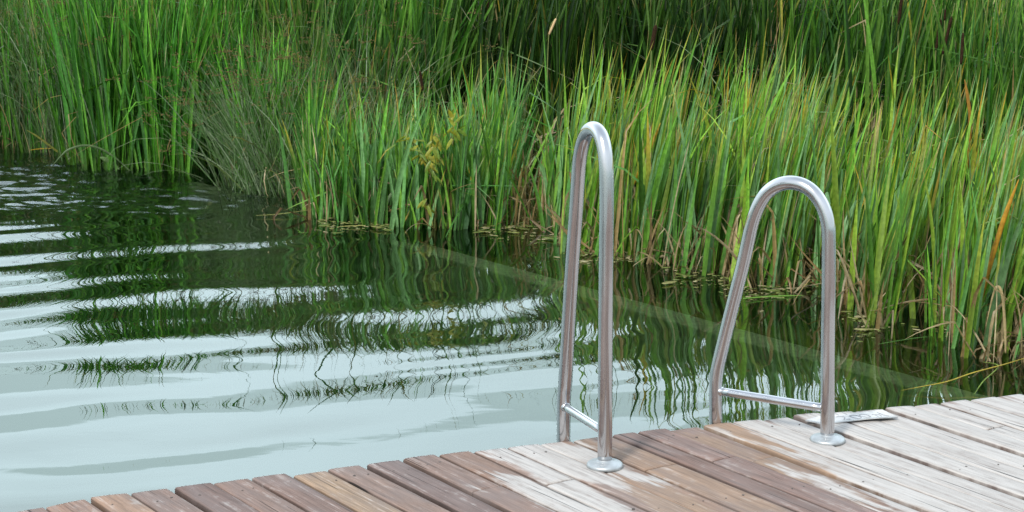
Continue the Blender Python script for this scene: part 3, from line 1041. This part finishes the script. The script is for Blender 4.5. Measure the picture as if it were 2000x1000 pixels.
def sedge_plant(root_p, nst, length, label, group, lean=(0, .22)):
    root = empty('sedge_plant', root_p, label, 'sedge', group)
    b = np.zeros((nst, 3)); b[:, :2] = rng.normal(0, .04, (nst, 2))
    lx = rng.normal(lean[0], lean[1], nst); ly = rng.normal(-.05, .2, nst)
    az = np.arctan2(lx, ly); ln = np.hypot(lx, ly)
    Ls = length * rng.uniform(.75, 1.15, nst)
    cv = rng.uniform(.1, 1.0, nst)
    c = pick(SPEC['sedge']['cols'], nst) * rng.uniform(.8, 1.2, (nst, 1))
    v, f, cc = blades(nst, b, Ls, az, ln, cv, rng.uniform(.0035, .006, nst), rng.uniform(-1, 1, nst), c, c * 1.1, np.full(nst, .7), c * .7, None, None, 9)
    obj('stems', mesh_from('stems', v, [f], LEAF, cc), root)
    tips = v.reshape(nst, 10, 3, 3)[:, -1, 1]
    # each tuft: rays with small brown spikelets
    for p in tips[: max(3, int(nst * .4))]:
        tv, tf, tb = [], [], 0
        for k in range(rng.integers(7, 12)):
            dd = rng.normal(0, 1, 3); dd[2] = abs(dd[2]) * .6 - .25; dd /= np.linalg.norm(dd)
            rl = rng.uniform(.012, .045)
            e = p + dd * rl
            sidev = np.cross(dd, rng.normal(0, 1, 3)); sidev /= np.linalg.norm(sidev)
            for (a_, b_, w_) in ((p, e, .0008), (e - dd * .004, e + dd * .010, .0034)):
                m_ = (a_ + b_) / 2
                up_ = np.cross(dd, sidev)
                tv += [a_, m_ + sidev * w_, b_, m_ - sidev * w_, m_ + up_ * w_, m_ - up_ * w_]
                tf += [(tb, tb + 1, tb + 4), (tb + 1, tb + 2, tb + 4), (tb + 2, tb + 3, tb + 4), (tb + 3, tb, tb + 4),
                       (tb + 1, tb, tb + 5), (tb + 2, tb + 1, tb + 5), (tb + 3, tb + 2, tb + 5), (tb, tb + 3, tb + 5)]
                tb += 6
        obj('flower_tuft', mesh_from('flower_tuft', np.array(tv) - p, [np.array(tf)], TUFT, smooth=False), root, p)
    return root


for p in spots(458, 598, 20, .5):
    sedge_plant(p, 16, .85, 'grey-green sedge with fine brown flower tufts in the clump right of the inflow', 'sedges in the clump right of the inflow', (-.09, .28))
px = rng.uniform(470, 760, 16)
for p in bed_points(px, rng.uniform(.9, 2.0, 16)):
    sedge_plant(p, 16, 1.05, 'tall sedge with brown flower tufts standing behind the short reeds in the middle', 'tall sedges behind the short middle reeds', (0, .2))
px = rng.uniform(-60, 290, 22)
for p in bed_points(px, rng.uniform(.1, 1.3, 22)):
    sedge_plant(p, 16, 1.12, 'arching sedge with brown flower tufts among the tall reeds at the far left bank', 'arching sedges on the far left bank', (.03, .24))


# cattail heads ---------------------------------------------------------------
def head_material():
    m, nt, out = new_mat('cattail_head')
    tc = N(nt, 'ShaderNodeTexCoord')
    nz = N(nt, 'ShaderNodeTexNoise', Scale=170.0, Detail=3.0)
    L(nt, tc.outputs['Object'], nz.inputs['Vector'])
    r = ramp(nt, nz.outputs['Fac'], [(0.35, (.012, .006, .003)), (0.65, (.034, .019, .010))])
    p = N(nt, 'ShaderNodeBsdfPrincipled', Roughness=.95)
    p.inputs['Specular IOR Level'].default_value = .08
    L(nt, r.outputs['Color'], p.inputs['Base Color'])
    b = N(nt, 'ShaderNodeBump', Strength=.6, Distance=.002)
    L(nt, nz.outputs['Fac'], b.inputs['Height']); L(nt, b.outputs[0], p.inputs['Normal'])
    L(nt, p.outputs[0], out.inputs[0])
    return m


HEADM = head_material()
STALK = plain('cattail_stalk', (.13, .15, .04), .7)
#        top px, bottom px, distance behind the front line, diameter, label
HEADS = [((1281, 49), (1272, 98), 1.75, .024, 'fat fuzzy brown cattail head above the reeds just right of the tall handrail'),
         ((820, 138), (826, 177), 1.15, .016, 'small brown cattail head leaning left among the short middle reeds'),
         ((1086, 36), (1072, 68), 1.9, .014, 'pale tan cattail head tilted right among the dark reeds above the tall handrail'),
         ((954, 2), (951, 58), 2.5, .014, 'slim brown cattail head, right one of the pair high above the short reeds'),
         ((934, 12), (933, 52), 2.7, .012, 'slim brown cattail head, left one of the pair high above the short reeds'),
         ((1762, -12), (1755, 48), 2.8, .018, 'brown cattail head cut by the top of the photo, left of the group of three'),
         ((1838, 38), (1828, 98), 2.75, .016, 'dark brown cattail head, leftmost of the group of three on the right'),
         ((1859, 32), (1841, 106), 2.8, .017, 'long dark brown cattail head slanting in the middle of the group of three'),
         ((1881, 64), (1877, 126), 2.6, .016, 'dark brown cattail head, lowest and rightmost of the group of three'),
         ((1846, 18), (1845, 40), 3.1, .013, 'short brown cattail head just above the group of three on the right')]
PALE = plain('tan_cattail', (.42, .29, .15), .9)
for (t_, b_, bk, dia, lab) in HEADS:
    pxm = np.array([(t_[0] + b_[0]) / 2.0])
    foot = bed_points(pxm, np.array([bk]))[0]
    nrm = np.array([foot[0], foot[1], 0]); nrm /= np.linalg.norm(nrm)
    T_, B_ = on_plane(*t_, foot, nrm), on_plane(*b_, foot, nrm)
    foot = np.array([B_[0] - (T_[0] - B_[0]) * 1.2, B_[1], BEDZ])
    root = empty('cattail', foot, lab, 'cattail')
    path = smooth_path([foot, foot * .5 + B_ * .5 + np.array([.01, 0, 0]), B_, T_, T_ + (T_ - B_) * .35], 5) - foot
    v, f = tube(path, .0035, 8, taper=np.linspace(1, .35, len(path)))
    obj('stalk', mesh_from('stalk', v, f, STALK), root)
    hp = np.linspace(B_, T_, 14) - foot
    tp = [.45, .86, .97, 1, 1, 1.02, 1, .99, 1, .98, .97, .95, .84, .4]
    v, f = tube(hp, dia / 2, 14, taper=tp)
    obj('seed_head', mesh_from('seed_head', v, f, PALE if 'pale' in lab else HEADM), root)

# yellowing broad-leaved plant -------------------------------------------------
YP = bed_points(np.array([842.0]), np.array([.02]))[0]
root = empty('yellowing_plant', YP, 'wilting yellow-green plant with drooping broad leaves among the short reeds', 'plant')
nrm = np.array([YP[0], YP[1], 0]); nrm /= np.linalg.norm(nrm)


def yp(px, py): return on_plane(px, py, YP, nrm) - YP


STEMS = [[(846, 462), (846, 400), (842, 350), (838, 310), (842, 284), (850, 262), (858, 268)],
         [(845, 440), (836, 360), (828, 310), (812, 282), (798, 268)], [(848, 445), (852, 380), (846, 330), (836, 300), (830, 290)],
         [(856, 455), (872, 380), (882, 320), (886, 260), (884, 228)], [(840, 455), (836, 430), (833, 415), (832, 405)]]
sv, sf, sb = [], [], 0
for st in STEMS:
    v, f = tube(smooth_path([yp(*p) + nrm * rng.normal(0, .01) for p in st], 5), .0028, 7)
    sv.append(v); sf.append(f[0] + sb); sb += len(v)
obj('stems', mesh_from('stems', np.concatenate(sv), [np.concatenate(sf)], plain('yellow_stem', (.15, .14, .03), .7)), root)
LV = [(852, 262, 2.6, .3), (856, 268, 2.9, -.4), (846, 262, 2.5, .9), (842, 284, 2.8, -.2), (838, 300, 2.4, .6), (812, 282, 2.2, -.6), (800, 266, 1.9, -1.2), (806, 270, 1.7, 1.0),
      (828, 300, 2.6, -.9), (832, 306, 2.7, .4), (820, 290, 2.5, .2), (846, 300, 2.8, 1.0), (850, 285, 2.9, .6), (884, 228, .6, -.5), (886, 236, .9, .3), (885, 244, 2.4, -.9), (887, 250, 2.7, .5),
      (833, 382, 2.7, -.3), (835, 395, 2.8, .4), (838, 318, 2.7, -.7), (856, 300, 2.6, .9), (843, 330, 2.6, .2)]
n = len(LV)
LV = LV + [(a_ + rng.uniform(-9, 9), b_ + rng.uniform(-10, 16), c_ + rng.normal(0, .3), rng.choice([-.5, .5])) for a_, b_, c_, d_ in LV for _ in range(2)]
n = len(LV)
bb = np.array([yp(l[0], l[1]) for l in LV]) - nrm[None] * .06 + nrm[None] * rng.normal(-.01, .012, (n, 1))
yc = pick([(.24, .25, .03), (.16, .21, .025), (.28, .25, .03), (.12, .19, .025)], n)
v, f, c = blades(n, bb, rng.uniform(.04, .075, n), np.where(np.array([l[3] for l in LV]) > 0, 1.57, -1.57) + rng.normal(0, .4, n), np.array([l[2] for l in LV]) - .1, rng.uniform(.1, .5, n),
                 rng.uniform(.013, .019, n), rng.normal(0, .4, n), yc, yc * np.array([1.0, .9, .8]), np.full(n, .6), yc, None, None, 7)
obj('leaves', mesh_from('leaves', v, [f], LEAF, c), root)


# single leaves and stalks that stand out --------------------------------------
def strip(name, pts_px, back, width, c, label, cat, level=None, droop=None):
    """one bent leaf or stalk through these pixels"""
    if level is None:
        foot = bed_points(np.array([float(pts_px[0][0])]), np.array([back]))[0]
        nrm = np.array([foot[0], foot[1], 0]); nrm /= np.linalg.norm(nrm)
        P = [on_plane(*p, foot, nrm) for p in pts_px]
    else:
        P = [on_level(*p, level + (0 if droop is None else droop[i])) for i, p in enumerate(pts_px)]
        foot = P[0]
    path = smooth_path(P, 6) - foot
    n = len(path)
    tp = np.clip(np.minimum(.55 + np.linspace(0, 2.0, n), np.linspace(3.0, .12, n)), .1, 1)
    v, f = tube(path, width / 2, 8, taper=tp)
    mid_p = np.repeat(path, 8, 0)
    v = mid_p + (v - mid_p) * np.array([1.0, .35, 1.0 if level is None else .35])
    o = obj(name, mesh_from(name, v, f, LEAF, np.broadcast_to(np.array(c), v.shape)), None, foot)
    return tag(o, label, cat)


strip('reed_stalk', [(2010, 697), (1960, 712), (1900, 728), (1850, 745), (1800, 755), (1758, 763)], 0, .010, (.38, .30, .05),
      'long yellow reed stalk bent flat over the water near the right deck corner', 'reed stalk', WATER + .01, [.10, .06, .035, .02, .01, .0])
strip('reed_stalk', [(1716, 672), (1745, 667), (1790, 660), (1822, 657)], 0, .008, (.09, .20, .05),
      'short dark green reed stalk lying on the water in front of the right reeds', 'reed stalk', WATER + .006)
strip('reed_stalk', [(1920, 707), (1950, 715), (1920, 745), (1900, 775)], 0, .006, (.18, .26, .05),
      'thin green reed stalk drooping into the water beside the right deck corner', 'reed stalk', WATER + .008, [.05, .05, .02, .0])
strip('reed_leaf', [(1452, 583), (1490, 580), (1530, 578), (1572, 577)], 0, .020, (.15, .30, .05),
      'flat bright green reed leaf floating between the two posts of the shorter handrail', 'reed leaf', WATER + .006)
strip('reed_stalk', [(1545, 624), (1555, 615), (1585, 598), (1600, 586)], 0, .006, (.05, .04, .025),
      'dark twig standing out of the water left of the short handrail front post', 'twig', WATER + .004, [0, .01, .02, .03])
strip('reed_leaf', [(500, 421), (545, 418), (590, 412), (652, 402)], 0, .007, (.36, .36, .12),
      'thin pale straw leaf lying on the water in front of the sedge clump', 'reed leaf', WATER + .006, [0, .0, .01, .03])
strip('reed_leaf', [(660, 443), (690, 441), (720, 440), (752, 437)], 0, .010, (.42, .40, .14),
      'yellow straw leaf floating at the foot of the short reeds', 'reed leaf', WATER + .006)
strip('reed_leaf', [(694, 452), (700, 441), (698, 430), (692, 420)], .02, .016, (.24, .36, .12),
      'short pale green leaf sticking up bent from the water before the short reeds', 'reed leaf')
strip('reed_leaf', [(750, 432), (752, 410), (760, 386), (774, 373), (790, 371)], .05, .018, (.24, .33, .17),
      'silvery green leaf bent over like a hook among the short reeds', 'reed leaf')
strip('reed_leaf', [(790, 432), (806, 405), (820, 386), (828, 382), (834, 398)], .03, .013, (.40, .32, .08),
      'straw yellow leaf arching low left of the wilting plant', 'reed leaf')
strip('reed_leaf', [(236, 338), (222, 322), (205, 311), (195, 307)], .0, .028, (.09, .16, .05),
      'broad cut green leaf bent left over the water before the left clump', 'reed leaf')
strip('reed_leaf', [(256, 336), (225, 308), (195, 290), (165, 284), (135, 292), (118, 306), (100, 326)], .0, .013, (.08, .13, .05),
      'long grey-green leaf arching low over the water before the left clump', 'reed leaf')
strip('reed_leaf', [(121, 320), (140, 308), (160, 292), (179, 277)], .0, .016, (.09, .14, .06),
      'straight grey-green leaf leaning right across the low bow at the left', 'reed leaf')
strip('reed_stalk', [(126, 306), (100, 287), (75, 268), (52, 254)], .1, .013, (.15, .16, .03),
      'olive broken stalk leaning left out of the water at the left bank', 'reed stalk')
strip('reed_leaf', [(60, 293), (75, 291), (92, 290), (104, 290)], 0, .016, (.42, .30, .04),
      'bright yellow leaf hovering just over the water at the left bank', 'reed leaf', WATER + .03)
strip('reed_leaf', [(364, 338), (372, 315), (384, 285), (392, 250), (396, 222)], .0, .022, (.08, .22, .06),
      'single broad green leaf leaning right at the right end of the left clump', 'reed leaf')
strip('reed_leaf', [(350, 338), (355, 318), (359, 290), (361, 305), (362, 322)], .0, .013, (.30, .16, .035),
      'orange dead leaf folded upright at the foot of the left clump', 'reed leaf')
strip('reed_leaf', [(335, 122), (340, 108), (350, 98), (362, 103), (367, 120), (363, 146)], .6, .010, (.40, .26, .07),
      'orange leaf folded over like a hook in the middle of the left clump', 'reed leaf')
strip('reed_leaf', [(1890, 330), (1895, 240), (1890, 190), (1884, 155)], .9, .015, (.28, .14, .02),
      'wide orange dead leaf standing upright among the right reeds', 'reed leaf')
strip('reed_leaf', [(1160, 500), (1210, 410), (1265, 300), (1290, 240)], .35, .020, (.42, .27, .03),
      'long orange leaf slanting right just behind the tall handrail', 'reed leaf')
strip('reed_leaf', [(1900, 640), (1930, 530), (1960, 430), (1990, 350)], .1, .020, (.45, .24, .03),
      'long orange leaf slanting right at the right end of the bed', 'reed leaf')
strip('reed_leaf', [(1215, 412), (1255, 410), (1290, 430), (1296, 452), (1280, 486), (1276, 505)], .2, .010, (.48, .34, .18),
      'dry tan leaf bent in an arch over the water right of the tall handrail', 'reed leaf')
strip('reed_leaf', [(602, 388), (640, 330), (625, 270), (607, 205)], 1.0, .012, (.40, .26, .05),
      'thin yellow leaf rising at the left end of the short reeds', 'reed leaf')
strip('reed_leaf', [(1964, 690), (1963, 640), (1958, 580), (1950, 560), (1940, 575), (1925, 640)], .0, .011, (.36, .28, .14),
      'dry tan leaf folded down to the water at the right end of the bed', 'reed leaf')

# floating algae and leaf scum ---------------------------------------------------
px = np.concatenate([rng.uniform(620, 1090, 700), rng.uniform(1090, 1900, 900), rng.uniform(150, 480, 120)])
bk = rng.normal(.06, .17, len(px))
b = bed_points(px, bk)
b = b[fbm(b[:, 0] * 2.6, b[:, 1] * 2.6, 88) > .50]
n = len(b)
K = 7
vs, cs = [], []
for i in range(n):
    r = rng.uniform(.003, .009) if rng.random() < .9 else rng.uniform(.012, .026)
    a = np.arange(K) / K * 6.283
    el_ = rng.uniform(1.0, 3.2); ro = rng.normal(0, .5)
    rr = r * rng.uniform(.35, 1.15, K)
    ex_, ey_ = rr * el_ * np.cos(a), rr * np.sin(a)
    z = WATER + .0045 + .0005 * (i % 7)
    ring = np.stack([b[i, 0] + ex_ * math.cos(ro) - ey_ * math.sin(ro), b[i, 1] + ex_ * math.sin(ro) + ey_ * math.cos(ro), np.full(K, z)], -1)
    up_ = ring * .9 + b[i] * .1; up_[:, 2] = z + .002
    vs += [ring, up_]
    c_ = pick([(.20, .22, .06), (.26, .25, .10), (.14, .18, .05), (.34, .30, .17), (.10, .13, .03)], 1)[0]
    cs.append(np.broadcast_to(c_, (2 * K, 3)))
off = np.arange(n)[:, None] * 2 * K
k0 = np.arange(K)[None]; k1 = (np.arange(K)[None] + 1) % K
q = np.stack([off + k0, off + k1, off + K + k1, off + K + k0], -1).reshape(-1, 4)
o = obj('floating_algae', mesh_from('floating_algae', np.concatenate(vs), [q, off + K + k0], LEAF, np.concatenate(cs), smooth=False))
tag(o, 'flecks of olive algae and leaf scum floating at the foot of the reeds', 'algae', kind='stuff')

# ------------------------------------------------------------------ render settings
scene.view_settings.view_transform = 'Standard'
scene.view_settings.look = 'None'
scene.view_settings.exposure = 0.40
scene.view_settings.gamma = 1.0
c = scene.cycles
c.use_denoising = True
c.denoiser = 'OPENIMAGEDENOISE'
c.denoising_prefilter = 'FAST'
c.denoising_input_passes = 'RGB_ALBEDO_NORMAL'
c.use_adaptive_sampling = False
c.max_bounces = 8
c.diffuse_bounces = 3
c.glossy_bounces = 4
c.transparent_max_bounces = 12
c.sample_clamp_indirect = 6.0
